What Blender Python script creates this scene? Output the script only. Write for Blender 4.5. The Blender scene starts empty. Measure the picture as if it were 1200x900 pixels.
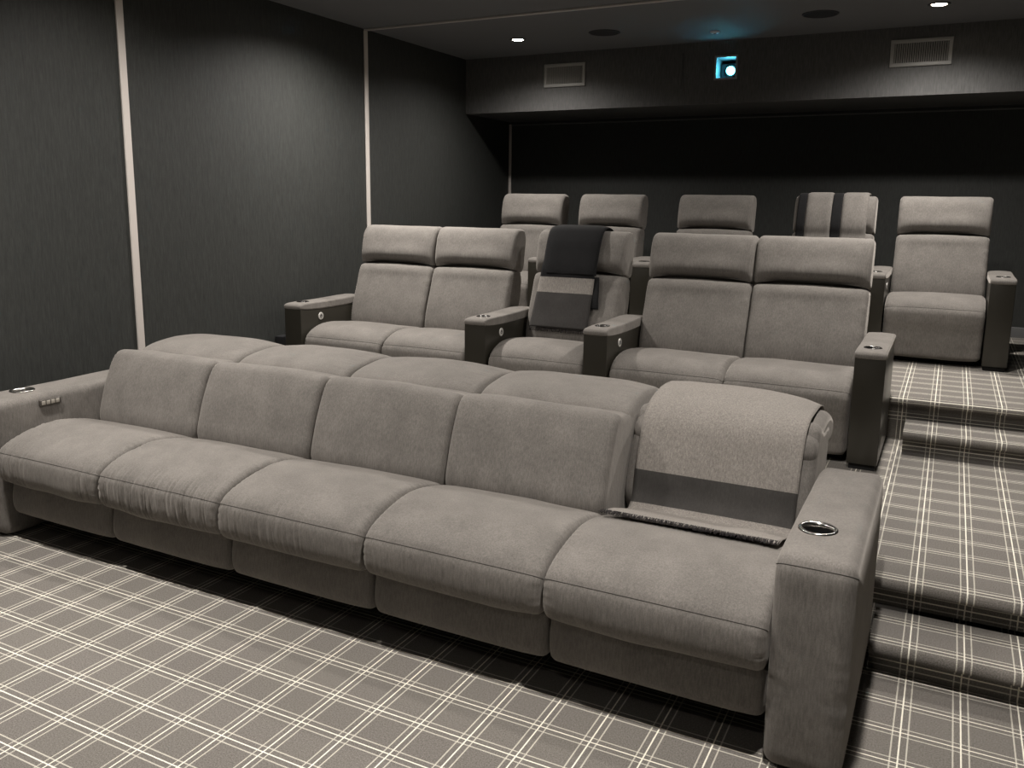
import bpy, bmesh, math, random
import numpy as np
from mathutils import Matrix, Vector
random.seed(4)
SC = bpy.context.scene
COL = SC.collection

# ------------------------------------------------------------ camera
F_PX, CX, CY = 995.8, 600.0, 418.3
YAW, PITCH, ROLL = -0.4729, 0.1799, 0.0122
CAM_H = 1.5
def cam_basis():
    cy, sy, cp, sp, cr, sr = (math.cos(YAW), math.sin(YAW), math.cos(PITCH), math.sin(PITCH), math.cos(ROLL), math.sin(ROLL))
    fwd = Vector((sy*cp, cy*cp, -sp)); right = Vector((cy, -sy, 0)); up = right.cross(fwd)
    return right*cr+up*sr, -right*sr+up*cr, fwd
_r, _u, _f = cam_basis()
cd = bpy.data.cameras.new('camera'); cam = bpy.data.objects.new('camera', cd); COL.objects.link(cam)
M = Matrix.Identity(4)
for i in range(3):
    M[i][0] = _r[i]; M[i][1] = _u[i]; M[i][2] = -_f[i]
M[0][3], M[1][3], M[2][3] = 0, 0, CAM_H
cam.matrix_world = M
cd.sensor_fit = 'HORIZONTAL'; cd.sensor_width = 36.0; cd.lens = F_PX/1200*36
cd.shift_x = (600-CX)/1200; cd.shift_y = (CY-450)/1200
cd.clip_start = 0.05; cd.clip_end = 60
SC.camera = cam

# ------------------------------------------------------------ world, exposure, lights
w = bpy.data.worlds.new('world'); SC.world = w; w.use_nodes = True
w.node_tree.nodes['Background'].inputs[0].default_value = (0.02, 0.022, 0.025, 1)
w.node_tree.nodes['Background'].inputs[1].default_value = 0.3
SC.view_settings.view_transform = 'Standard'; SC.view_settings.look = 'None'
SC.view_settings.gamma = 1.0; SC.view_settings.use_curve_mapping = False
SC.view_settings.exposure = 0.24
SPOT_COLOR = (1.0, 0.95, 0.90)
SPOTS = {  # (x, y): watts of each ceiling downlight and of one added fill lamp
    (-3.18, 6.25): 115, (-0.21, 6.25): 155, (-3.32, 4.62): 235, (-0.25, 4.62): 160,
    (-3.25, 3.05): 80, (-0.25, 3.05): 40, (-3.25, 1.65): 230, (-0.25, 1.65): 190,
    (-1.75, 1.65): 60, (-0.25, -0.2): 28}  # last one is an added, unseen fill that lifts the sofa arm's front
PROJECTOR_W = 60

# ------------------------------------------------------------ helpers
def tag(o, label=None, cat=None, group=None, kind=None):
    if label: o['label'] = label
    if cat: o['category'] = cat
    if group: o['group'] = group
    if kind: o['kind'] = kind
    return o
def empty(name, loc, label, cat, group=None):
    o = bpy.data.objects.new(name, None); COL.objects.link(o); o.location = loc
    o.empty_display_size = 0.1
    return tag(o, label, cat, group)
def wloc(o):
    v = Vector((0, 0, 0))
    while o is not None:
        v += o.location; o = o.parent
    return v
def link_mesh(name, me, parent=None, loc=None):
    "loc = world location of the object's origin"
    o = bpy.data.objects.new(name, me); COL.objects.link(o)
    loc = Vector(loc) if loc is not None else (wloc(parent) if parent else Vector((0, 0, 0)))
    if parent is not None:
        o.parent = parent; o.location = loc - wloc(parent)
    else:
        o.location = loc
    return o
def copy_tree(o, parent=None, loc=None):
    c = o.copy(); COL.objects.link(c)
    if parent is not None: c.parent = parent
    if loc is not None: c.location = loc
    for ch in list(o.children): copy_tree(ch, c)
    return c

class MB:
    "collects geometry in python lists; build() links it as one mesh object"
    def __init__(s): s.v = []; s.f = []; s.m = []; s.sm = []; s.uv = {}
    def add(s, vs, fs, mi=0, smooth=False):
        b = len(s.v); s.v += [tuple(p) for p in vs]
        for f in fs:
            s.f.append([b+i for i in f]); s.m.append(mi); s.sm.append(smooth)
        return b
    def box(s, x0, x1, y0, y1, z0, z1, mi=0):
        vs = [(x, y, z) for z in (z0, z1) for y in (y0, y1) for x in (x0, x1)]
        s.add(vs, [(0, 2, 3, 1), (4, 5, 7, 6), (0, 1, 5, 4), (2, 6, 7, 3), (0, 4, 6, 2), (1, 3, 7, 5)], mi)
        return s
    def bbox(s, x0, x1, y0, y1, z0, z1, b=0.004, mi=0):
        "bevelled box"
        bm = bmesh.new()
        bmesh.ops.create_cube(bm, size=1)
        for v in bm.verts:
            v.co = Vector(((x0+x1)/2+v.co.x*(x1-x0), (y0+y1)/2+v.co.y*(y1-y0), (z0+z1)/2+v.co.z*(z1-z0)))
        bmesh.ops.bevel(bm, geom=bm.edges[:], offset=b, segments=3, profile=0.5, affect='EDGES')
        bm.verts.index_update()
        s.add([v.co for v in bm.verts], [[v.index for v in f.verts] for f in bm.faces], mi, True)
        bm.free(); return s
    def lathe(s, prof, c, axis='z', n=32, mi=0, cap0=False, cap1=False):
        "prof: list of (r, h)"
        vs = []
        for r, h in prof:
            for k in range(n):
                a = 2*math.pi*k/n; p = (r*math.cos(a), r*math.sin(a), h)
                if axis == 'x': p = (p[2], p[0], p[1])
                if axis == 'y': p = (p[1], p[2], p[0])
                vs.append((c[0]+p[0], c[1]+p[1], c[2]+p[2]))
        fs = []
        for i in range(len(prof)-1):
            for k in range(n):
                fs.append((i*n+k, i*n+(k+1) % n, (i+1)*n+(k+1) % n, (i+1)*n+k))
        if cap0: fs.append(tuple(range(n-1, -1, -1)))
        if cap1: fs.append(tuple((len(prof)-1)*n+k for k in range(n)))
        s.add(vs, fs, mi, True); return s
    def tube(s, pts, r, n=6, mi=0):
        pts = [Vector(p) for p in pts]; vs = []
        for i, p in enumerate(pts):
            t = (pts[min(i+1, len(pts)-1)]-pts[max(i-1, 0)])
            t = t.normalized() if t.length > 1e-9 else Vector((1, 0, 0))
            a = t.orthogonal() if abs(t.z) > 0.95 else t.cross(Vector((0, 0, 1)))
            a.normalize(); b = t.cross(a)
            for k in range(n):
                q = 2*math.pi*k/n; vs.append(p+(a*math.cos(q)+b*math.sin(q))*r)
        fs = [(i*n+k, i*n+(k+1) % n, (i+1)*n+(k+1) % n, (i+1)*n+k) for i in range(len(pts)-1) for k in range(n)]
        fs += [tuple(range(n-1, -1, -1)), tuple((len(pts)-1)*n+k for k in range(n))]
        s.add(vs, fs, mi, True); return s
    def mesh(s, name, mats, origin=(0, 0, 0), recalc=True):
        me = bpy.data.meshes.new(name)
        o = Vector(origin)
        me.from_pydata([(p[0]-o.x, p[1]-o.y, p[2]-o.z) for p in s.v], [], s.f)
        for m in (mats if isinstance(mats, (list, tuple)) else [mats]): me.materials.append(m)
        me.polygons.foreach_set('material_index', s.m)
        me.polygons.foreach_set('use_smooth', s.sm)
        me.update()
        if recalc:
            bm = bmesh.new(); bm.from_mesh(me); bmesh.ops.recalc_face_normals(bm, faces=bm.faces[:]); bm.to_mesh(me); bm.free()
        return me
    def build(s, name, mats, parent=None, origin=None, recalc=True):
        org = Vector(origin) if origin is not None else (wloc(parent) if parent else Vector((0, 0, 0)))
        return link_mesh(name, s.mesh(name, mats, org, recalc), parent, org)

# value noise in numpy
_rng = np.random.RandomState(7); _G = _rng.rand(256, 256)
def vnoise(a, b):
    a = np.asarray(a, float); b = np.asarray(b, float)
    ia = np.floor(a).astype(int); ib = np.floor(b).astype(int); fa = a-ia; fb = b-ib
    fa = fa*fa*(3-2*fa); fb = fb*fb*(3-2*fb)
    g = lambda i, j: _G[i % 256, j % 256]
    return (g(ia, ib)*(1-fa)+g(ia+1, ib)*fa)*(1-fb)+(g(ia, ib+1)*(1-fa)+g(ia+1, ib+1)*fa)*fb
def sstep(e0, e1, x):
    t = np.clip((x-e0)/(e1-e0), 0, 1); return t*t*(3-2*t)

def catmull(P, closed=True, step=0.01):
    P = np.array(P, float); n = len(P); out = []
    segs = n if closed else n-1
    for i in range(segs):
        if closed: p0, p1, p2, p3 = P[(i-1) % n], P[i], P[(i+1) % n], P[(i+2) % n]
        else: p0, p1, p2, p3 = P[max(i-1, 0)], P[i], P[i+1], P[min(i+2, n-1)]
        d0, d1, d2 = [max(np.linalg.norm(q), 1e-6)**0.5 for q in (p1-p0, p2-p1, p3-p2)]
        m1 = (p1-p0)/d0-(p2-p0)/(d0+d1)+(p2-p1)/d1 if d0 > 1e-2 else (p2-p1)/d1
        m2 = (p2-p1)/d1-(p3-p1)/(d1+d2)+(p3-p2)/d2 if d2 > 1e-2 else (p2-p1)/d1
        m1, m2 = m1*d1, m2*d1
        k = max(2, int(np.linalg.norm(p2-p1)/step*2))
        for t in np.arange(k)/k:
            out.append((2*t**3-3*t**2+1)*p1+(t**3-2*t**2+t)*m1+(-2*t**3+3*t**2)*p2+(t**3-t**2)*m2)
    if not closed: out.append(P[-1])
    out = np.array(out)
    if closed: out = np.vstack([out, out[:1]])
    d = np.r_[0, np.cumsum(np.linalg.norm(np.diff(out, axis=0), axis=1))]
    m = max(8, int(d[-1]/step)); s = np.linspace(0, d[-1], m+1)
    R = np.c_[np.interp(s, d, out[:, 0]), np.interp(s, d, out[:, 1])]
    return R[:-1] if closed else R
def normals2d(R, closed=True):
    if closed: t = np.roll(R, -1, 0)-np.roll(R, 1, 0)
    else: t = np.gradient(R, axis=0)
    t /= np.linalg.norm(t, axis=1)[:, None]+1e-12
    n = np.c_[t[:, 1], -t[:, 0]]
    if closed:
        area = 0.5*np.sum(R[:, 0]*np.roll(R[:, 1], -1)-np.roll(R[:, 0], -1)*R[:, 1])
        if area < 0: n = -n
    return n

def loft(prof, x0, x1, rx=0.035, nx=44, crown=0.0, disp=None, seams=(), step=0.01, cap=0.0, pucker=None, mb=None):
    """upholstered body: side profile (y,z) swept along x, ends rounded, puffed, creased.
    seams: list of (y,z) points of the profile where a stitched line runs across"""
    mb = mb or MB()
    R = catmull(prof, True, step); N = normals2d(R); m = len(R); s = np.arange(m)*step
    A = np.radians([0, 18, 36, 54, 72, 90]); st = []
    for a in A[:-1]: st.append((x0+rx*(1-math.cos(a)), rx*(1-math.sin(a))))
    xs = np.linspace(x0+rx, x1-rx, nx)
    st += [(x, 0.0) for x in xs]
    for a in A[:-1][::-1]: st.append((x1-rx*(1-math.cos(a)), rx*(1-math.sin(a))))
    seam_i = [int(np.argmin(np.hypot(R[:, 0]-y, R[:, 1]-z))) for y, z in seams]
    rings = []
    for x, ins in st:
        t = (x-x0)/(x1-x0)
        off = np.full(m, -ins)+crown*(1-abs(2*t-1)**2.6)
        if disp is not None: off = off+disp(x, t, R[:, 0], R[:, 1], s)
        for si in seam_i:
            ds = np.minimum(abs(s-s[si]), m*step-abs(s-s[si]))
            off = off-0.0022*np.exp(-(ds/0.007)**2)
        if pucker is not None:
            e = min(x-x0, x1-x); a, f = pucker
            off = off-a*np.exp(-(e/0.028)**2)*np.clip(np.sin(s*f+7*vnoise(s*9, s*0+t*3)), 0, 1)**2
        rings.append(np.c_[np.full(m, x), R[:, 0]+N[:, 0]*off, R[:, 1]+N[:, 1]*off])
    # end caps: rings that shrink to the middle
    c = R.mean(0)
    def capring(x, base, k, b): 
        q = base.copy(); q[:, 0] = x+b; q[:, 1] = base[:, 1]*(1-k)+c[0]*k; q[:, 2] = base[:, 2]*(1-k)+c[1]*k; return q
    pre = [capring(x0, rings[0], k, -cap*bb) for k, bb in ((0.6, 1), (0.3, .8), (0.1, .35))] if cap else [capring(x0, rings[0], 0.04, 0)]
    post = [capring(x1, rings[-1], k, cap*bb) for k, bb in ((0.1, .35), (0.3, .8), (0.6, 1))] if cap else [capring(x1, rings[-1], 0.04, 0)]
    allr = pre+rings+post; nr = len(allr)
    V = np.vstack(allr)
    F = []
    for i in range(nr-1):
        a = i*m; b = a+m
        for j in range(m):
            k = (j+1) % m; F.append((a+j, b+j, b+k, a+k))
    F.append(tuple(range(m))); F.append(tuple((nr-1)*m+j for j in range(m-1, -1, -1)))
    mb.add(V, F, 0, True)
    for si in seam_i:
        pts = [rr[si]+np.array([0, N[si, 0]*0.0002, N[si, 1]*0.0002]) for rr in rings]
        mb.tube(pts, 0.0012, 5, 1)
    return mb

def sheet(path, xa, xb, thick=0.007, nx=40, bands=(), fold=None, step=0.01, mb=None, side=1):
    """cloth laid along an open (y,z) path. xa/xb: functions of t (0..1 along the path). bands: list of (t_end, material index)"""
    mb = mb or MB()
    R = catmull(path, False, step); N = normals2d(R, False)*side; m = len(R); T = np.linspace(0, 1, m)
    top = []; bot = []
    for j in range(m):
        t = T[j]; a, b = xa(t), xb(t)
        for i in range(nx+1):
            q = i/nx; x = a+(b-a)*q
            d = fold(q, t) if fold else 0.0
            e = thick*min(1, 6*min(q, 1-q)+0.35)
            top.append((x, R[j, 0]+N[j, 0]*(e+d), R[j, 1]+N[j, 1]*(e+d)))
            bot.append((x, R[j, 0]+N[j, 0]*d, R[j, 1]+N[j, 1]*d))
    base = len(mb.v); nn = len(top); W = nx+1
    mb.v += top+bot
    def mi(t):
        for te, k in bands:
            if t <= te: return k
        return bands[-1][1] if bands else 0
    for j in range(m-1):
        k = mi((T[j]+T[j+1])/2)
        for i in range(nx):
            a = base+j*W+i
            mb.f.append([a, a+1, a+1+W, a+W]); mb.f.append([a+nn, a+W+nn, a+1+W+nn, a+1+nn]); mb.m += [k, k]; mb.sm += [True, True]
        for i in (0, nx):
            a = base+j*W+i; mb.f.append([a, a+W, a+W+nn, a+nn]); mb.m.append(k); mb.sm.append(True)
    for j in (0, m-1):
        k = mi(T[j])
        for i in range(nx):
            a = base+j*W+i; mb.f.append([a, a+nn, a+1+nn, a+1]); mb.m.append(k); mb.sm.append(True)
    return mb

# ------------------------------------------------------------ materials
class NT:
    def __init__(s, name):
        s.mat = bpy.data.materials.new(name); s.mat.use_nodes = True; s.t = s.mat.node_tree
        s.p = s.t.nodes['Principled BSDF']
    def n(s, typ, **kw):
        nd = s.t.nodes.new(typ)
        for k, v in kw.items(): setattr(nd, k, v)
        return nd
    def l(s, a, b): s.t.links.new(a, b)
    def math(s, op, a, b=None, c=None):
        nd = s.n('ShaderNodeMath', operation=op)
        for i, v in enumerate((a, b, c)):
            if v is None: continue
            if isinstance(v, (int, float)): nd.inputs[i].default_value = v
            else: s.l(v, nd.inputs[i])
        return nd.outputs[0]
    def mix(s, f, a, b, typ='MIX'):
        nd = s.n('ShaderNodeMix', data_type='RGBA', blend_type=typ)
        for sock, v in ((nd.inputs['Factor'], f), (nd.inputs['A'], a), (nd.inputs['B'], b)):
            if isinstance(v, (int, float)): sock.default_value = v
            elif isinstance(v, tuple): sock.default_value = (*v, 1) if len(v) == 3 else v
            else: s.l(v, sock)
        return nd.outputs['Result']
    def noise(s, vec, scale, detail=3, rough=0.6):
        nd = s.n('ShaderNodeTexNoise'); nd.inputs['Scale'].default_value = scale; nd.inputs['Detail'].default_value = detail
        nd.inputs['Roughness'].default_value = rough; s.l(vec, nd.inputs['Vector']); return nd.outputs['Fac']
    def mapv(s, vec, sc):
        nd = s.n('ShaderNodeMapping'); nd.inputs['Scale'].default_value = sc; s.l(vec, nd.inputs['Vector']); return nd.outputs['Vector']
    def obj(s): return s.n('ShaderNodeTexCoord').outputs['Object']
    def range(s, v, a, b, c, d):
        nd = s.n('ShaderNodeMapRange'); s.l(v, nd.inputs[0])
        for i, q in enumerate((a, b, c, d)): nd.inputs[i+1].default_value = q
        return nd.outputs[0]
    def bump(s, h, strength, dist):
        nd = s.n('ShaderNodeBump'); nd.inputs['Strength'].default_value = strength; nd.inputs['Distance'].default_value = dist
        s.l(h, nd.inputs['Height']); s.l(nd.outputs[0], s.p.inputs['Normal'])
    def set(s, **kw):
        for k, v in kw.items():
            k = k.replace('_', ' ')
            s.p.inputs[k].default_value = (*v, 1) if isinstance(v, tuple) and len(v) == 3 else v
        return s

def fabric(name, c, contrast=0.20, sheen=0.25, fine=420, blotch=0.15):
    m = NT(name); o = m.obj()
    big = m.range(m.noise(o, 7, 4, 0.65), 0.3, 0.7, 1-blotch, 1+blotch)
    streak = m.range(m.noise(m.mapv(o, (1.0, 1.0, 0.14)), 190, 3, 0.7), 0.3, 0.7, 1-contrast, 1+contrast)
    fin = m.range(m.noise(o, fine, 2, 0.7), 0.25, 0.75, 1-contrast*1.0, 1+contrast*1.0)
    f = m.math('MULTIPLY', m.math('MULTIPLY', big, streak), fin)
    col = m.n('ShaderNodeVectorMath', operation='SCALE'); col.inputs[0].default_value = c
    m.l(f, col.inputs['Scale']); m.l(col.outputs[0], m.p.inputs['Base Color'])
    m.set(Roughness=0.92, Sheen_Weight=sheen, Sheen_Roughness=0.45, Sheen_Tint=(1.0, 0.93, 0.85))
    m.p.inputs['Specular IOR Level'].default_value = 0.15
    h = m.math('ADD', m.noise(o, 60, 4, 0.7), m.math('MULTIPLY', m.noise(o, 600, 2, 0.6), 0.5))
    m.bump(h, 0.25, 0.002)
    return m.mat
def plain(name, c, rough=0.5, metal=0.0, spec=0.5):
    m = NT(name).set(Base_Color=c, Roughness=rough, Metallic=metal); m.p.inputs['Specular IOR Level'].default_value = spec; return m.mat
def emit(name, c, s):
    m = NT(name).set(Base_Color=(0, 0, 0), Emission_Color=c, Emission_Strength=s); return m.mat

def carpet():
    "woven plaid: in both directions a solid cream line between two dotted ones, period 0.156 m"
    m = NT('plaid_carpet'); uv = m.n('ShaderNodeUVMap').outputs[0]
    sp = m.n('ShaderNodeSeparateXYZ'); m.l(uv, sp.inputs[0]); U, V = sp.outputs[0], sp.outputs[1]
    P = 0.1559
    wob = m.math('MULTIPLY', m.math('SUBTRACT', m.noise(uv, 300, 1, 0.5), 0.5), 0.0022)
    def lines(a, b, ph):
        d = m.math('PINGPONG', m.math('ADD', a, -ph), P/2)          # distance to the nearest solid line
        d = m.math('ADD', d, wob)
        solid = m.range(d, 0.0017, 0.0027, 1, 0)
        e = m.math('ABSOLUTE', m.math('SUBTRACT', d, 0.0205))
        side = m.range(e, 0.0015, 0.0027, 1, 0)
        dots = m.range(m.math('PINGPONG', b, 0.0021), 0.0004, 0.0016, 0.18, 0.85)
        return m.math('MAXIMUM', solid, m.math('MULTIPLY', side, dots))
    g = m.math('MAXIMUM', lines(U, V, 0.0245+2.0), lines(V, U, 0.0133))
    vm = m.noise(uv, 230, 3, 0.8)
    b1 = m.mix(m.range(vm, 0.32, 0.68, 0, 1), (0.085, 0.077, 0.069), (0.285, 0.262, 0.236))
    b2 = m.mix(m.range(m.noise(uv, 3.2, 2, 0.5), 0.35, 0.65, 0, 0.12), b1, (0.2, 0.19, 0.15))
    c = m.mix(g, b2, (0.95, 0.90, 0.77))
    m.l(c, m.p.inputs['Base Color']); m.set(Roughness=0.95, Sheen_Weight=0.1)
    m.p.inputs['Specular IOR Level'].default_value = 0.1
    m.bump(m.math('ADD', vm, m.math('MULTIPLY', g, 0.8)), 0.5, 0.003)
    return m.mat
def wallpaper(name, c, sc=1.0):
    m = NT(name); o = m.obj()
    v = m.mapv(o, (1, 1, 0.07)); st = m.noise(v, 170*sc, 3, 0.75)
    st2 = m.noise(m.mapv(o, (1, 1, 0.25)), 60*sc, 3, 0.7)
    f = m.math('MULTIPLY', m.range(st, 0.3, 0.7, 0.72, 1.28), m.range(st2, 0.3, 0.7, 0.88, 1.12))
    col = m.n('ShaderNodeVectorMath', operation='SCALE'); col.inputs[0].default_value = c
    m.l(f, col.inputs['Scale']); m.l(col.outputs[0], m.p.inputs['Base Color'])
    m.set(Roughness=0.6); m.p.inputs['Specular IOR Level'].default_value = 0.35
    m.bump(m.math('ADD', st, st2), 0.5, 0.003)
    return m.mat

FAB = fabric('grey_taupe_velvet', (0.162, 0.1495, 0.136))
SEAM = plain('seam_thread', (0.03, 0.026, 0.022), 0.9)
CARPET = carpet()
WALL = wallpaper('dark_textured_wallpaper', (0.033, 0.0345, 0.032))
WALLS = wallpaper('grey_soffit_wallpaper', (0.088, 0.087, 0.085))
CEIL = plain('dark_ceiling_paint', (0.14, 0.142, 0.147), 0.8, spec=0.3)
TRIM = plain('pale_trim', (0.60, 0.55, 0.51), 0.45)
DARKTRIM = plain('grey_trim', (0.12, 0.12, 0.12), 0.6)
LACQ = NT('dark_lacquer').set(Base_Color=(0.025, 0.0225, 0.017), Roughness=0.3); LACQ.p.inputs['Specular IOR Level'].default_value = 0.5; LACQ = LACQ.mat
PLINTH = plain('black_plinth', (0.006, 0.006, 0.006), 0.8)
CHROME = plain('polished_steel', (0.55, 0.53, 0.5), 0.18, 1.0)
DARKMETAL = plain('dark_steel', (0.10, 0.095, 0.09), 0.25, 1.0)
BLACK = plain('matte_black', (0.008, 0.008, 0.009), 0.6)
VENT = plain('vent_paint', (0.30, 0.295, 0.28), 0.5)
GRILLE = plain('speaker_grille', (0.012, 0.013, 0.016), 0.8)
THROW_L = fabric('heather_wool_light', (0.225, 0.206, 0.186), 0.26, 0.12, 330, 0.04)
THROW_D = fabric('charcoal_wool', (0.050, 0.047, 0.044), 0.12, 0.1)
THROW_K = fabric('black_wool', (0.012, 0.012, 0.0125), 0.12, 0.05)
THROW_M = fabric('dark_grey_wool', (0.046, 0.043, 0.041), 0.12, 0.1)
FRINGE = plain('fringe_yarn', (0.022, 0.018, 0.018), 0.9)
LENS = emit('lamp_lens', (1.0, 0.87, 0.70), 40)
PROJ = emit('projector_beam', (0.16, 0.80, 1.0), 60)
GLASSM = NT('port_glass').set(Base_Color=(0.9, 0.97, 1), Roughness=0.02); GLASSM.p.inputs['Transmission Weight'].default_value = 1.0; GLASSM.p.inputs['IOR'].default_value = 1.1; GLASSM = GLASSM.mat

# ------------------------------------------------------------ setting
XL, XR, YF, YB = -4.05, 1.45, -2.4, 7.80
ZC, ZS, YS = 2.76, 2.287, 6.93          # ceiling, soffit underside, soffit face
Z1, Z2, Z3, Z4 = 0.12, 0.24, 0.365, 0.487
def struct(mb, name, mat, **k): return tag(mb.build(name, mat, **k), kind='structure')

def carpet_strip(name, prof, x0, x1, v0=0.0, side=True, vfix=None, label=None):
    "carpet following a (y,z) polyline; u = x, v = length along it. vfix: (index, v value there)"
    P = np.array(prof, float); d = np.r_[0, np.cumsum(np.linalg.norm(np.diff(P, axis=0), axis=1))]+v0
    if vfix: d = d-d[vfix[0]]+vfix[1]
    me = bpy.data.meshes.new(name); n = len(P)
    vs = [(x0, y, z) for y, z in P]+[(x1, y, z) for y, z in P]
    fs = [(i, i+n, i+1+n, i+1) for i in range(n-1)]
    if side:
        zb = min(P[:, 1]); vs += [(x0, P[-1, 0], zb)]
        fs.append(tuple(list(range(n))+[2*n]))
    me.from_pydata(vs, [], fs); me.materials.append(CARPET); uv = me.uv_layers.new(name='UVMap')
    for pi, p in enumerate(me.polygons):
        for li in p.loop_indices:
            vi = me.loops[li].vertex_index; co = me.vertices[vi].co
            if pi < n-1: uv.data[li].uv = (co.x, d[vi % n])
            else: uv.data[li].uv = (co.y, co.z)
        p.use_smooth = pi < n-1
    o = link_mesh(name, me); tag(o, label, kind='structure'); return o
def nose(y0, z0, z1, y1, r=0.023, over=0.062):
    pts = [(y0+over, z0), (y0+over, z1-2.3*r)]
    for k in range(0, 9):
        a = math.radians(-60+150*k/8); pts.append((y0+r-r*math.cos(a), z1-r+r*math.sin(a)))
    pts.append((y1, z1)); return pts
# floor
carpet_strip('floor', [(YF, 0), (3.6, 0)], XL, XR, v0=YF, side=False)
p = nose(2.785, 0, Z1, 3.06); carpet_strip('step', p, -0.12, XR, vfix=(len(p)-2, 0.0133-0.018))
p = nose(3.035, Z1, Z2, 4.76); carpet_strip('landing', p, -0.165, XR, vfix=(len(p)-2, 0.0133-0.012+0.1559*3))
p = nose(3.46, 0, Z2, 5.03); carpet_strip('seating_platform', p, XL, -0.165, vfix=(len(p)-2, 3.46))
carpet_strip('landing', [(4.76, Z2), (5.03, Z2)], -0.165, XR, v0=4.76, side=False)
p = nose(4.695, Z2, Z3, 5.01); carpet_strip('step', p, -0.135, XR, vfix=(len(p)-2, 0.0133-0.01))
p = nose(4.965, Z2, Z4, YB); carpet_strip('seating_platform', p, XL, XR, vfix=(len(p)-2, 0.0133+0.02))

def plane_box(name, mat, *b): return struct(MB().box(*b), name, mat)
plane_box('wall_left', WALL, XL-0.1, XL, YF-0.1, YB+0.1, 0, ZC+0.1)
plane_box('wall_right', WALL, XR, XR+0.1, YF-0.1, YB+0.1, 0, ZC+0.1)
plane_box('wall_back', WALL, XL, XR, YB, YB+0.1, 0, ZC+0.1)
plane_box('wall_front', WALL, XL, XR, YF-0.1, YF, 0, ZC+0.1)
plane_box('ceiling', CEIL, XL, XR, YF, YB, ZC, ZC+0.1)
# soffit with the opening of the projection port
PX0, PX1, PZ0, PZ1 = -1.775, -1.622, 2.480, 2.636
sf = MB()
sf.box(XL, PX0, YS, YB, ZS, ZC); sf.box(PX1, XR, YS, YB, ZS, ZC)
sf.box(PX0, PX1, YS, YB, ZS, PZ0); sf.box(PX0, PX1, YS, YB, PZ1, ZC)
struct(sf, 'soffit', WALLS)
# pale trim strips on wall and ceiling
def trim(name, *b, mat=TRIM): return struct(MB().bbox(*b, b=0.003), name, mat)
trim('trim_1', XL, XL+0.012, 3.255, 3.300, 0, ZC)
trim('trim_2', XL, XL+0.012, 5.415, 5.455, Z4, ZC-0.012)
trim('trim_3', XL, XR, 5.420, 5.450, ZC-0.012, ZC, mat=plain('dim_trim', (0.42, 0.39, 0.37), 0.5))
trim('trim_4', XL, XR, 3.255, 3.290, ZC-0.012, ZC)
trim('trim_5', XL, XL+0.028, YB-0.012, YB, Z4, ZS-0.02)
trim('trim_6', XL, XR, YB-0.010, YB, ZS-0.035, ZS-0.022, mat=DARKTRIM)
trim('trim_7', -2.052, -2.036, YS-0.008, YS, 2.41, 2.69, mat=plain('soffit_trim', (0.06, 0.06, 0.062), 0.6))
bb = struct(MB().bbox(-0.4, XR, YB-0.022, YB, Z4-0.03, Z4+0.085, b=0.006), 'baseboard_back', DARKTRIM)
struct(MB().bbox(XL, XL+0.015, 3.46, 4.9, Z2, Z2+0.09, b=0.004), 'baseboard_left', DARKTRIM)

# screen on the front wall, behind the camera: what the projector lights
scr = empty('projection_screen', (-1.6, YF+0.03, 1.45), 'white projection screen in a black frame on the front wall', 'screen')
MB().box(-3.5, 0.3, YF+0.02, YF+0.03, 0.45, 2.5).build('screen_fabric', plain('screen_white', (0.8, 0.8, 0.8), 0.9), scr)
f = MB(); f.box(-3.56, 0.36, YF+0.005, YF+0.05, 2.5, 2.56); f.box(-3.56, 0.36, YF+0.005, YF+0.05, 0.39, 0.45)
f.box(-3.56, -3.5, YF+0.005, YF+0.05, 0.45, 2.5); f.box(0.3, 0.36, YF+0.005, YF+0.05, 0.45, 2.5)
f.build('screen_frame', BLACK, scr)

# ------------------------------------------------------------ ceiling fittings
def downlight(x, y, wts, label):
    t = empty('downlight', (x, y, ZC), label, 'ceiling light', 'recessed ceiling downlights')
    MB().lathe([(0.066, 0.0), (0.066, -0.004), (0.058, -0.008), (0.048, -0.005), (0.045, 0.0)], (x, y, ZC)).build('trim_ring', plain('ring', (0.05, 0.05, 0.05), 0.4), t)
    MB().lathe([(0.044, -0.002), (0.040, -0.0055), (0.001, -0.009)], (x, y, ZC), cap1=True).build('lens', LENS, t)
    ld = bpy.data.lights.new('downlight_bulb', 'SPOT'); ld.energy = wts; ld.color = SPOT_COLOR
    ld.spot_size = math.radians(154); ld.spot_blend = 1.0; ld.shadow_soft_size = 0.045
    lo = bpy.data.objects.new('downlight_bulb', ld); COL.objects.link(lo); lo.parent = t; lo.location = (0, 0, -0.02)
    return t
LBL = {(-3.18, 6.25): 'glowing ceiling downlight above the rear left corner, left of the round speaker and vent',
       (-0.21, 6.25): 'glowing ceiling downlight at the top right, above the larger wall vent',
       (-3.32, 4.62): 'ceiling downlight cut by the top edge, in front of the pale ceiling strip'}
for (x, y), e in SPOTS.items():
    downlight(x, y, e, LBL.get((x, y), 'round recessed ceiling downlight or added fill lamp out of frame over the front of the room'))
def speaker(x, y, label):
    t = empty('ceiling_speaker', (x, y, ZC), label, 'speaker', 'round ceiling speakers')
    MB().lathe([(0.118, 0), (0.118, -0.004), (0.108, -0.007), (0.104, -0.004)], (x, y, ZC), n=48).build('rim', plain('speaker_rim', (0.018, 0.019, 0.022), 0.6), t)
    g = MB().lathe([(0.105, -0.004), (0.06, -0.006), (0.001, -0.0065)], (x, y, ZC), n=48, cap1=True)
    g.build('grille', GRILLE, t)
speaker(-2.46, 6.26, 'round black ceiling speaker above the left wall vent')
speaker(-0.92, 6.245, 'round black ceiling speaker between the projector port and the right downlight')
t = empty('smoke_detector', (-1.70, 6.55, ZC), 'small white round detector on the ceiling above the projector port', 'detector')
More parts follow.
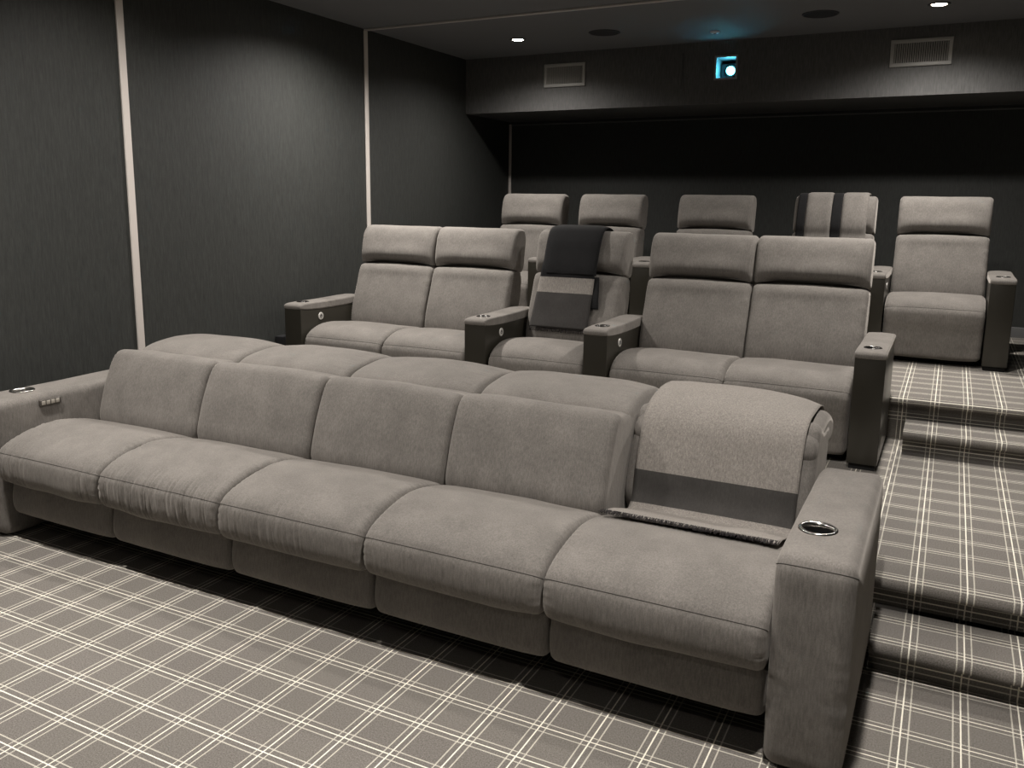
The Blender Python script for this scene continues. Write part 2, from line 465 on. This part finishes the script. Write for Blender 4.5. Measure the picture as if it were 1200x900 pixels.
MB().lathe([(0.034, 0), (0.034, -0.008), (0.026, -0.014), (0.001, -0.016)], (-1.70, 6.55, ZC), cap1=True).build('detector_body', plain('detector_white', (0.5, 0.49, 0.47), 0.5), t)
MB().lathe([(0.012, -0.0165), (0.010, -0.020), (0.001, -0.0205)], (-1.70, 6.55, ZC), n=16, cap1=True).build('sensor', DARKTRIM, t)

def vent(x0, x1, z0, z1, label, ns):
    t = empty('air_vent', ((x0+x1)/2, YS, (z0+z1)/2), label, 'vent', 'air vents on the soffit')
    b = 0.026; f = MB()
    f.bbox(x0, x1, YS-0.014, YS-0.001, z1-b, z1, b=0.003); f.bbox(x0, x1, YS-0.014, YS-0.001, z0, z0+b, b=0.003)
    f.bbox(x0, x0+b, YS-0.0139, YS-0.001, z0+b-0.002, z1-b+0.002, b=0.003); f.bbox(x1-b, x1, YS-0.0139, YS-0.001, z0+b-0.002, z1-b+0.002, b=0.003)
    f.build('frame', VENT, t)
    MB().box(x0+b-.004, x1-b+.004, YS-0.003, YS-0.0012, z0+b-.004, z1-b+.004).build('backing', BLACK, t)
    me = None
    for k in range(ns):
        xc = x0+b+(x1-x0-2*b)*(k+0.5)/ns
        if me is None:
            m = MB(); h = (z1-z0-2*b)/2
            m.add([(-0.0045, -0.0105, -h), (-0.0030, -0.0112, -h), (0.0045, -0.0032, -h), (0.0030, -0.0030, -h), (-0.0045, -0.0105, h), (-0.0030, -0.0112, h), (0.0045, -0.0032, h), (0.0030, -0.0030, h)],
                  [(0, 1, 2, 3), (7, 6, 5, 4), (0, 4, 5, 1), (1, 5, 6, 2), (2, 6, 7, 3), (3, 7, 4, 0)])
            me = m.mesh('slat', VENT)
        link_mesh('slat', me, t, (xc, YS, (z0+z1)/2))
vent(-3.262, -2.880, 2.478, 2.670, 'smaller white framed air vent on the soffit left of the projector', 22)
vent(-0.520, -0.120, 2.488, 2.674, 'larger white framed air vent on the soffit at the right', 24)

# projector behind its port
t = empty('projector', (-1.70, 7.15, 2.51), 'projector shining bright cyan light through the square port in the soffit', 'projector')
MB().bbox(PX0+.004, PX1-.004, 7.06, 7.30, PZ0+.006, PZ1-.03, b=0.01).build('body', BLACK, t)
MB().lathe([(0.045, 7.062), (0.045, 7.03), (0.034, 7.02), (0.030, 7.035)], (-1.683, 0, 2.545), axis='y').build('lens_barrel', DARKMETAL, t)
MB().lathe([(0.031, 7.034), (0.022, 7.028), (0.001, 7.025)], (-1.683, 0, 2.545), axis='y', cap1=True).build('lens', PROJ, t)
pl = bpy.data.lights.new('projector_beam', 'SPOT'); pl.energy = PROJECTOR_W; pl.color = (0.35, 0.75, 1.0); pl.spot_size = math.radians(36); pl.spot_blend = 0.2; pl.shadow_soft_size = 0.01
po = bpy.data.objects.new('projector_beam', pl); COL.objects.link(po); po.parent = t
po.location = (0.017, -0.15, 0.035); po.rotation_euler = (math.radians(90-6.5), 0, math.radians(180))
gl = bpy.data.lights.new('lens_glow', 'POINT'); gl.energy = 3.5; gl.color = (0.12, 0.72, 1.0); gl.shadow_soft_size = 0.03
go = bpy.data.objects.new('lens_glow', gl); COL.objects.link(go); go.parent = t; go.location = (0.017, -0.155, 0.035)
t = empty('projector_port', (-1.70, YS, 2.56), 'square framed glass port in the soffit in front of the glowing projector', 'window')
f = MB(); b = 0.014
f.bbox(PX0-b, PX1+b, YS-0.008, YS+0.02, PZ1-.001, PZ1+b, b=0.002); f.bbox(PX0-b, PX1+b, YS-0.008, YS+0.02, PZ0-b, PZ0+.001, b=0.002)
f.bbox(PX0-b, PX0+.001, YS-0.0079, YS+0.02, PZ0-.001, PZ1+.001, b=0.002); f.bbox(PX1-.001, PX1+b, YS-0.0079, YS+0.02, PZ0-.001, PZ1+.001, b=0.002)
f.build('frame', plain('port_frame', (0.25, 0.25, 0.25), 0.5), t)
MB().box(PX0, PX1, YS+0.012, YS+0.015, PZ0, PZ1).build('pane', GLASSM, t)

# black box in the corner beside the left love seat
MB_ = MB().bbox(XL+0.002, -3.915, 4.36, 4.9, Z2, 0.585, b=0.006)
tag(MB_.build('storage_box', BLACK, origin=(-3.98, 4.6, Z2)), 'low black box between the left wall and the love seat armrest', 'box')

# ------------------------------------------------------------ front sofa
def cut(obj, x, y, z, r, depth):
    "sinks a round hole into a mesh (used for the cup holders)"
    m = MB().lathe([(r, -depth), (r, 0.05)], (0, 0, 0), n=32, cap0=True, cap1=True)
    me = m.mesh('cutter', FAB); c = bpy.data.objects.new('cutter', me); COL.objects.link(c)
    c.location = (x, y, z)
    md = obj.modifiers.new('b', 'BOOLEAN'); md.object = c; md.operation = 'DIFFERENCE'; md.solver = 'EXACT'
    bpy.context.view_layer.update(); dg = bpy.context.evaluated_depsgraph_get()
    new = bpy.data.meshes.new_from_object(obj.evaluated_get(dg)); obj.modifiers.remove(md); obj.data = new
    bpy.data.objects.remove(c)
def cup_holder(parent, x, y, z, r=0.048, name='cup_holder'):
    m = MB()
    m.lathe([(r+0.006, -0.002), (r+0.006, 0.003), (r+0.003, 0.0058), (r-0.004, 0.0050), (r-0.008, 0.0), (r-0.009, -0.008)], (x, y, z), n=40, mi=0)
    m.lathe([(r-0.009, -0.008), (r-0.010, -0.07), (r-0.014, -0.074), (0.001, -0.074)], (x, y, z), n=40, mi=1)
    return m.build(name, [CHROME, plain('cup_well', (0.03, 0.03, 0.03), 0.3, 0.6)], parent)

SY = 2.184
MODS = [(-0.335-0.656*(k+1), -0.335-0.656*k) for k in range(5)]      # 0 = the seat next to the right arm
sofa = empty('sofa', (-1.98, 2.7, 0), 'long five-seat grey taupe velvet sofa in the front row on the plaid carpet', 'sofa')

seat_prof = [(SY+0.03, 0.266), (SY-0.018, 0.272), (SY-0.046, 0.300), (SY-0.052, 0.350), (SY-0.042, 0.402), (SY-0.010, 0.432), (SY+0.08, 0.466),
             (SY+0.22, 0.487), (SY+0.36, 0.468), (SY+0.50, 0.425), (SY+0.60, 0.39), (SY+0.60, 0.28), (SY+0.3, 0.262)]
def seat_disp(seed, amp):
    def d(x, t, y, z, s):
        base = sstep(SY+0.06, SY-0.02, y)*sstep(0.275, 0.31, z)*sstep(0.47, 0.40, z)
        n = vnoise(x*75+seed*17+z*5, z*4+seed)-0.5
        n = -abs(n)**0.8*0.7
        env = vnoise(x*6+seed*5, z*0+seed)
        top = sstep(SY+0.02, SY+0.1, y)*sstep(SY+0.4, SY+0.15, y)*sstep(0.44, 0.46, z)*(vnoise(x*45+y*30+seed, y*9+seed)-0.5)*amp*0.35
        soft = (vnoise(x*7+seed*3, s*5)-0.5)*0.008
        return base*n*amp*sstep(0.25, 0.6, env)*2+top+soft
    return d
for k, (a, b) in enumerate(MODS):
    amp = (0.004, 0.004, 0.009, 0.016, 0.016)[k]
    mb = loft(seat_prof, a+0.003, b-0.003, rx=0.026, nx=170, crown=0.007, disp=seat_disp(k+1, amp), seams=[(SY-0.040, 0.405)], step=0.009, pucker=(0.004, 260))
    mb.build('seat_cushion', [FAB, SEAM], sofa)
panel_prof = [(SY+0.02, 0.264), (SY+0.016, 0.255), (SY+0.006, 0.20), (SY+0.008, 0.145), (SY+0.024, 0.116), (SY+0.06, 0.108), (SY+0.12, 0.112), (SY+0.14, 0.14), (SY+0.14, 0.24), (SY+0.10, 0.264)]
pm = None
for a, b in MODS:
    if pm is None:
        pm = loft(panel_prof, -0.3265, 0.3265, rx=0.03, nx=30, crown=0.004, disp=lambda x, t, y, z, s: (vnoise(x*9, s*9)-0.5)*0.004, step=0.009).mesh('front_panel', [FAB, SEAM])
    link_mesh('front_panel', pm, sofa, ((a+b)/2, 0, 0))
def back_disp(seed):
    def d(x, t, y, z, s):
        low = sstep(0.56, 0.46, z)*sstep(2.9, 2.75, y)
        n = vnoise(x*60+seed*11+z*5, z*5+seed)-0.5
        return low*n*0.006*sstep(0.4, 0.7, vnoise(x*5+seed*2, z*0+seed))+(vnoise(x*6+seed*3, s*5)-0.5)*0.007
    return d
back_prof = [(2.735, 0.355), (2.680, 0.385), (2.650, 0.45), (2.672, 0.55), (2.708, 0.65), (2.745, 0.725), (2.768, 0.752), (2.80, 0.762),
             (2.87, 0.742), (2.99, 0.742), (3.03, 0.72), (3.02, 0.55), (2.96, 0.38), (2.85, 0.35)]
puff_prof = [(2.880, 0.715), (2.898, 0.748), (2.945, 0.772), (3.04, 0.790), (3.15, 0.799), (3.27, 0.785), (3.36, 0.745), (3.385, 0.69), (3.35, 0.645), (3.2, 0.63), (3.04, 0.63), (2.94, 0.64), (2.89, 0.67)]
def xf(prof, dy, dz, ang=0, c=(2.85, 0.4)):
    ca, sa = math.cos(ang), math.sin(ang)
    return [(c[0]+(y-c[0])*ca+(z-c[1])*sa+dy, c[1]-(y-c[0])*sa+(z-c[1])*ca+dz) for y, z in prof]
puff_d = lambda sd: (lambda x, t, y, z, s: -0.016+(vnoise(x*8+sd*3, s*6)-0.5)*0.008-0.003*np.exp(-((t-0.9)/0.05)**2)*np.clip(np.sin(s*230), 0, 1))
for k, (a, b) in enumerate(MODS):
    bp = back_prof if k else xf([(y, z) for y, z in back_prof], 0.19, -0.005, math.radians(4))
    mb = loft(bp, a+0.002, b-0.002, rx=0.028, nx=60, crown=0.010, disp=back_disp(k+3) if k else None, seams=[], step=0.010, pucker=(0.004, 330))
    mb.build('back_cushion', [FAB, SEAM], sofa)
    pp = puff_prof if k else xf(puff_prof, 0.02, -0.028, 0)
    mb = loft(pp, a+0.004, b-0.004, rx=0.028, nx=50, crown=0.020, disp=puff_d(k), step=0.011)
    mb.build('headrest', [FAB, SEAM], sofa)
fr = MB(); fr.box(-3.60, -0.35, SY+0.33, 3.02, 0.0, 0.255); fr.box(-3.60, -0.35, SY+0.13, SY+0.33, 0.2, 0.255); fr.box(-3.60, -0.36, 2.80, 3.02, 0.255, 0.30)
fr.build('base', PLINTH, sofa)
MB().bbox(-3.60, -1.01, 2.86, 3.30, 0.30, 0.722, b=0.02).bbox(-1.02, -0.36, 3.08, 3.28, 0.30, 0.68, b=0.02).build('back_frame', FAB, sofa)
def arm_prof(y1=3.03):
    return [(SY-0.022, 0.03), (SY-0.030, 0.10), (SY-0.032, 0.30), (SY-0.032, 0.50), (SY-0.026, 0.585), (SY-0.005, 0.608), (SY+0.04, 0.614), (SY+0.4, 0.618), (y1-0.05, 0.618),
            (y1-0.008, 0.605), (y1, 0.56), (y1, 0.3), (y1, 0.05), (y1-0.02, 0.015), (SY+0.4, 0.012), (SY, 0.012)]
def arm_disp(sd):
    def d(x, t, y, z, s):
        fr_ = sstep(SY+0.05, SY, y)*np.exp(-((z-0.22-0.05*math.sin(9*t))/0.09)**2)
        e = abs(2*t-1)**2
        return fr_*e*(vnoise(z*70+x*12+sd, x*8)-0.5)*0.009+(vnoise(x*9+sd, s*5)-0.5)*0.006
    return d
armR = loft(arm_prof(), -0.333, -0.130, rx=0.034, nx=26, crown=0.003, disp=arm_disp(2), seams=[(SY-0.024, 0.592)], step=0.011, cap=0.008).build('armrest', [FAB, SEAM], sofa)
armL = loft(arm_prof(), -3.850, -3.618, rx=0.034, nx=22, crown=0.003, disp=arm_disp(5), step=0.011, cap=0.004).build('armrest', [FAB, SEAM], sofa)
o = wloc(sofa)
for arm, cx in ((armR, -0.256), (armL, -3.745)):
    cut(arm, cx, 2.372, 0.617, 0.044, 0.085); cup_holder(arm, cx, 2.372, 0.621, 0.047)
cp = MB().bbox(-3.622, -3.607, 2.362, 2.466, 0.562, 0.590, b=0.003).build('control_panel', plain('panel_bezel', (0.10, 0.09, 0.08), 0.4, 0.5), armL)
m = MB()
for k in range(4): m.bbox(-3.612, -3.605, 2.370+0.023*k, 2.388+0.023*k, 0.567, 0.585, b=0.002)
tag(m.build('control_panel', plain('panel_keys', (0.42, 0.39, 0.34), 0.4, 0.3), armL), 'four pale keys of the control panel')
# wool throw over the reclined back at the right end
tp = [(3.30, 0.62), (3.39, 0.66), (3.415, 0.72), (3.37, 0.775), (3.28, 0.803), (3.18, 0.812), (3.08, 0.806), (2.97, 0.778), (2.905, 0.73), (2.872, 0.66), (2.838, 0.56), (2.815, 0.47), (2.775, 0.43), (2.70, 0.448), (2.62, 0.472), (2.54, 0.487)]
def tfold(q, t):
    v = 0.004*float(vnoise(q*5, t*9))
    if t > 0.70: v += (t-0.70)/0.30*0.016*float(vnoise(q*5+3, t*14))
    return v-0.006-0.032*max(0.0, (q-0.45)/0.55)**2.2*float(sstep(0.02, 0.15, t)*sstep(0.55, 0.36, t))
RT = catmull(tp, False, 0.01); ZT = RT[:, 1]; YT = RT[:, 0]; TT = np.linspace(0, 1, len(RT))
def tz(z): # parameter on the front fall at height z
    i = [j for j in range(len(RT)) if YT[j] < 3.0 and TT[j] < 0.85 and ZT[j] <= z]; return TT[i[0]]
def xl_(t): return -0.945+0.03*max(0, (0.35-t))
def xr_(t): return -0.375-0.02*max(0, t-0.5)
thr = empty('throw_blanket', (-0.66, 2.9, 0.45), 'heather taupe wool throw with a charcoal band over the right end sofa seat', 'blanket')
sheet(tp, xl_, xr_, 0.008, 46, bands=[(tz(0.566), 0), (tz(0.452), 1), (1.0, 0)], fold=tfold, side=1).build('throw_cloth', [THROW_L, THROW_D], thr)
m = MB()
for k in range(230):
    x = -0.955+0.575*k/229+random.uniform(-.002, .002); L = random.uniform(0.010, 0.022)
    y = 2.545; z = 0.498
    m.tube([(x, y, z), (x+random.uniform(-.006, .004), y-L*0.5, z-0.002+random.uniform(-.002, .003)), (x+random.uniform(-.012, .006), y-L, z-0.008)], 0.0013, 4)
tag(m.build('fringe', FRINGE, thr), 'dark twisted fringe along the lower hem', kind='stuff')

# ------------------------------------------------------------ theatre recliners (local: x from 0, y from the arm fronts, z from the floor)
W2 = 0.62
rs_prof = [(0.10, 0.045), (0.055, 0.055), (0.045, 0.12), (0.032, 0.22), (0.010, 0.30), (0.008, 0.345), (0.040, 0.392), (0.13, 0.432), (0.25, 0.446), (0.38, 0.434), (0.50, 0.415), (0.60, 0.40), (0.62, 0.30), (0.5, 0.22), (0.2, 0.2), (0.13, 0.1)]
rb_prof = [(0.55, 0.36), (0.510, 0.385), (0.505, 0.44), (0.540, 0.58), (0.592, 0.72), (0.618, 0.785), (0.640, 0.812), (0.70, 0.815), (0.76, 0.80), (0.775, 0.72), (0.72, 0.5), (0.66, 0.36), (0.60, 0.34)]
rh_prof = [(0.690, 0.812), (0.655, 0.818), (0.643, 0.850), (0.652, 0.950), (0.680, 1.040), (0.712, 1.076), (0.76, 1.088), (0.815, 1.076), (0.838, 1.03), (0.825, 0.92), (0.80, 0.81), (0.74, 0.795)]
def mk(name, prof, w, **k): return loft(prof, -w/2+0.004, w/2-0.004, **k).mesh(name, [FAB, SEAM])
def rseat_disp(x, t, y, z, s):
    return (vnoise(x*60+z*4, z*5)-0.5)*0.004*sstep(0.40, 0.36, z)*sstep(0.22, 0.3, z)+(vnoise(x*7, s*6)-0.5)*0.007
def rback_disp(x, t, y, z, s): return (vnoise(x*6, s*6)-0.5)*0.008+0.008*(1-abs(2*t-1)**4)*np.exp(-((z-0.79)/0.03)**2)*sstep(0.70, 0.66, y)
def rhead_disp(x, t, y, z, s):
    return (vnoise(x*6+5, s*6)-0.5)*0.008+(1-abs(2*t-1)**3.5)*sstep(0.74, 0.70, y)*(-0.040*np.exp(-((z-0.828)/0.034)**2)+0.014*np.exp(-((z-0.905)/0.05)**2))
MESH = {}
def seat_meshes(w):
    if w not in MESH:
        MESH[w] = (mk('seat_cushion', rs_prof, w, rx=0.030, nx=50, crown=0.008, disp=rseat_disp, seams=[(0.022, 0.372)], step=0.011, pucker=(0.005, 220)),
                   mk('backrest', rb_prof, w, rx=0.026, nx=44, crown=0.006, disp=rback_disp, step=0.008, pucker=(0.008, 400)),
                   mk('headrest', rh_prof, w, rx=0.026, nx=44, crown=0.003, disp=rhead_disp, step=0.011, pucker=(0.003, 250)))
    return MESH[w]
def recliner_seat(parent, xc, y0, z0, w):
    for nme, me in zip(('seat_cushion', 'backrest', 'headrest'), seat_meshes(w)):
        link_mesh(nme, me, parent, (xc, y0, z0))
AW = 0.143
def make_arm_meshes():
    d = {}
    d['body'] = MB().bbox(-AW/2+0.002, AW/2-0.002, 0, 0.66, 0.03, 0.552, b=0.004).mesh('arm_body', LACQ)
    d['plinth'] = MB().box(-AW/2+0.012, AW/2-0.012, 0.02, 0.64, 0.0, 0.03).mesh('plinth', PLINTH)
    pp = [(-0.002, 0.552), (-0.006, 0.563), (0.0, 0.576), (0.02, 0.582), (0.3, 0.585), (0.60, 0.590), (0.655, 0.585), (0.668, 0.566), (0.664, 0.552)]
    pad = loft(pp, -AW/2-0.001, AW/2+0.001, rx=0.010, nx=14, crown=0.004, disp=lambda x, t, y, z, s: (vnoise(x*20, s*6)-0.5)*0.003, step=0.009).mesh('arm_pad', [FAB, SEAM])
    o = bpy.data.objects.new('tmp', pad); COL.objects.link(o); cut(o, 0, 0.105, 0.585, 0.036, 0.03); d['pad'] = o.data; bpy.data.objects.remove(o)
    m = MB()
    m.lathe([(0.042, -0.001), (0.042, 0.0035), (0.038, 0.0055), (0.034, 0.003), (0.033, -0.004)], (0, 0.105, 0.587), n=32, mi=0)
    m.lathe([(0.033, -0.004), (0.032, -0.028), (0.001, -0.028)], (0, 0.105, 0.587), n=32, mi=1)
    d['cup'] = m.mesh('cup_holder', [DARKMETAL, BLACK])
    m = MB()
    x = AW/2-0.002
    m.lathe([(0.025, 0), (0.025, 0.003), (0.022, 0.0045), (0.020, 0.0035), (0.016, 0.0035), (0.001, 0.004)], (x, 0.20, 0.487), axis='x', n=28, mi=0, cap1=True)
    m.lathe([(0.0105, 0.003), (0.0105, 0.0056), (0.0080, 0.0056), (0.0080, 0.003)], (x, 0.20, 0.487), axis='x', n=20, mi=1)
    m.box(x+0.0036, x+0.0057, 0.1988, 0.2012, 0.487, 0.501, mi=1)
    d['button'] = m.mesh('power_button', [plain('button_silver', (0.62, 0.60, 0.56), 0.35, 0.2), BLACK])
    return d
ARM = make_arm_meshes()
def recliner_arm(parent, xc, y0, z0, button=True):
    a = link_mesh('armrest', ARM['body'], parent, (xc, y0, z0))
    link_mesh('plinth', ARM['plinth'], a, (xc, y0, z0))
    link_mesh('arm_pad', ARM['pad'], a, (xc, y0, z0)); link_mesh('cup_holder', ARM['cup'], a, (xc, y0, z0))
    if button: link_mesh('power_button', ARM['button'], a, (xc, y0, z0))
def chair(kind, seats, arms, y0, z0, label, cat, group):
    "seats: list of (x0, x1); arms: list of (centre x, has button)"
    xs = [q for s_ in seats for q in s_]+[a[0] for a in arms]
    t = empty(kind, ((min(xs)+max(xs))/2, y0+0.35, z0), label, cat, group)
    for a, b in seats: recliner_seat(t, (a+b)/2, y0, z0, round(b-a, 3))
    for xc, bt in arms: recliner_arm(t, xc, y0, z0, bt)
    x0_, x1_ = min(s_[0] for s_ in seats), max(s_[1] for s_ in seats)
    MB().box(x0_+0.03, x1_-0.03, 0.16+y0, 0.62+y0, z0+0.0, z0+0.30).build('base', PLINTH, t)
    return t
Y2 = 4.30
R2 = 'middle row of theatre recliners'
chair('love_seat', [(-3.762, -3.142), (-3.142, -2.522)], [(-3.833, True), (-2.449, True)], Y2, Z2,
      'grey two-seat reclining love seat against the left wall, middle row', 'love seat', R2)
chair('recliner', [(-2.376, -1.762)], [(-1.690, True)], Y2, Z2,
      'single grey recliner with the black and grey throw, middle row', 'recliner', R2)
chair('love_seat', [(-1.618, -0.993), (-0.993, -0.368)], [(-0.293, False)], Y2, Z2,
      'grey two-seat reclining love seat beside the carpeted aisle steps, middle row', 'love seat', R2)
Y3 = 6.05
R3 = 'back row of theatre recliners'
chair('recliner', [(-3.56, -2.97)], [(-3.635, False), (-2.895, True)], Y3, Z4, 'grey back-row recliner farthest left, beside the left wall', 'recliner', R3)
chair('recliner', [(-2.825, -2.26)], [(-2.192, False)], Y3, Z4, 'grey back-row recliner behind the chair with the black throw', 'recliner', R3)
chair('recliner', [(-1.97, -1.38)], [(-2.042, True), (-1.316, False)], Y3, Z4, 'dim grey back-row recliner directly below the projector', 'recliner', R3)
chair('recliner', [(-1.080, -0.505)], [(-1.153, False), (-0.435, True)], Y3, Z4, 'grey back-row recliner draped with the striped throw', 'recliner', R3)
chair('recliner', [(-0.362, 0.232)], [(0.306, False)], Y3, Z4, 'grey back-row recliner at the right end, at the top of the aisle steps', 'recliner', R3)

# throw on the single recliner
t = empty('throw_blanket', (-2.14, Y2+0.7, Z2+0.8), 'folded black, taupe and dark grey throw hanging over the single recliner backrest', 'blanket')
def loc(pts, y0, z0): return [(y+y0-(0.006 if y < 0.75 else 0), z+z0) for y, z in pts]
p1 = loc([(0.90, 0.86), (0.875, 0.98), (0.855, 1.06), (0.80, 1.096), (0.755, 1.103), (0.70, 1.090), (0.655, 1.03), (0.624, 0.95), (0.600, 0.87), (0.592, 0.82)], Y2, Z2)
sheet(p1, lambda t_: -2.285, lambda t_: -1.925+0.02*(1-t_), 0.016, 20, bands=[(1, 0)], side=1, fold=lambda q, t_: 0.006*float(vnoise(q*3, t_*3)), ).build('upper_fold', THROW_K, t)
p2 = loc([(0.640, 0.93), (0.604, 0.86), (0.596, 0.80), (0.578, 0.73), (0.552, 0.65), (0.528, 0.56), (0.510, 0.49)], Y2, Z2)
RT2 = catmull(p2, False, 0.01); T2 = np.linspace(0, 1, len(RT2))
tz2 = lambda z: T2[[j for j in range(len(RT2)) if RT2[j, 1] <= z+Z2][0]]
sheet(p2, lambda t_: -2.285-0.045*t_, lambda t_: -1.93-0.005*t_, 0.008, 24, bands=[(tz2(0.80), 0), (tz2(0.71), 1), (1, 2)], side=1,
      fold=lambda q, t_: 0.010+0.010*float(vnoise(q*3+4, t_*4))).build('lower_fold', [THROW_K, THROW_L, THROW_M], t)
p3 = loc([(0.60, 0.81), (0.58, 0.74), (0.556, 0.67), (0.545, 0.62)], Y2, Z2)
sheet(p3, lambda t_: -1.945, lambda t_: -1.905+0.02*t_, 0.006, 6, bands=[(1, 0)], side=1, fold=lambda q, t_: 0.006).build('hanging_corner', THROW_K, t)
m = MB()
for k in range(60):
    x = -2.325+0.385*k/59; z = Z2+0.492; y = Y2+0.497
    m.tube([(x, y-0.008, z+0.004), (x+random.uniform(-.003, .003), y-0.012, z-0.012), (x+random.uniform(-.004, .004), y-0.010, z-0.024)], 0.0018, 4)
tag(m.build('fringe', FRINGE, t), kind='stuff')

# striped throw on the back row chair
t = empty('throw_blanket', (-0.80, Y3+0.75, Z4+0.9), 'throw with black and taupe vertical stripes over a back-row headrest', 'blanket')
p4 = loc([(0.875, 0.84), (0.868, 0.95), (0.862, 1.04), (0.815, 1.093), (0.755, 1.100), (0.695, 1.090), (0.655, 1.03), (0.624, 0.95), (0.606, 0.87), (0.61, 0.80), (0.57, 0.70)], Y3, Z4)
for nm, a, b, mt in (('black_stripe', -1.045, -0.985, THROW_K), ('taupe_stripe', -0.985, -0.805, FAB), ('black_stripe', -0.805, -0.735, THROW_K), ('taupe_stripe', -0.735, -0.560, FAB)):
    sheet(p4, lambda t_, a=a: a, lambda t_, b=b: b, 0.008 if 'black' in nm else 0.013, 10, bands=[(1, 0)], side=1, fold=lambda q, t_: 0.002).build(nm, mt, t)
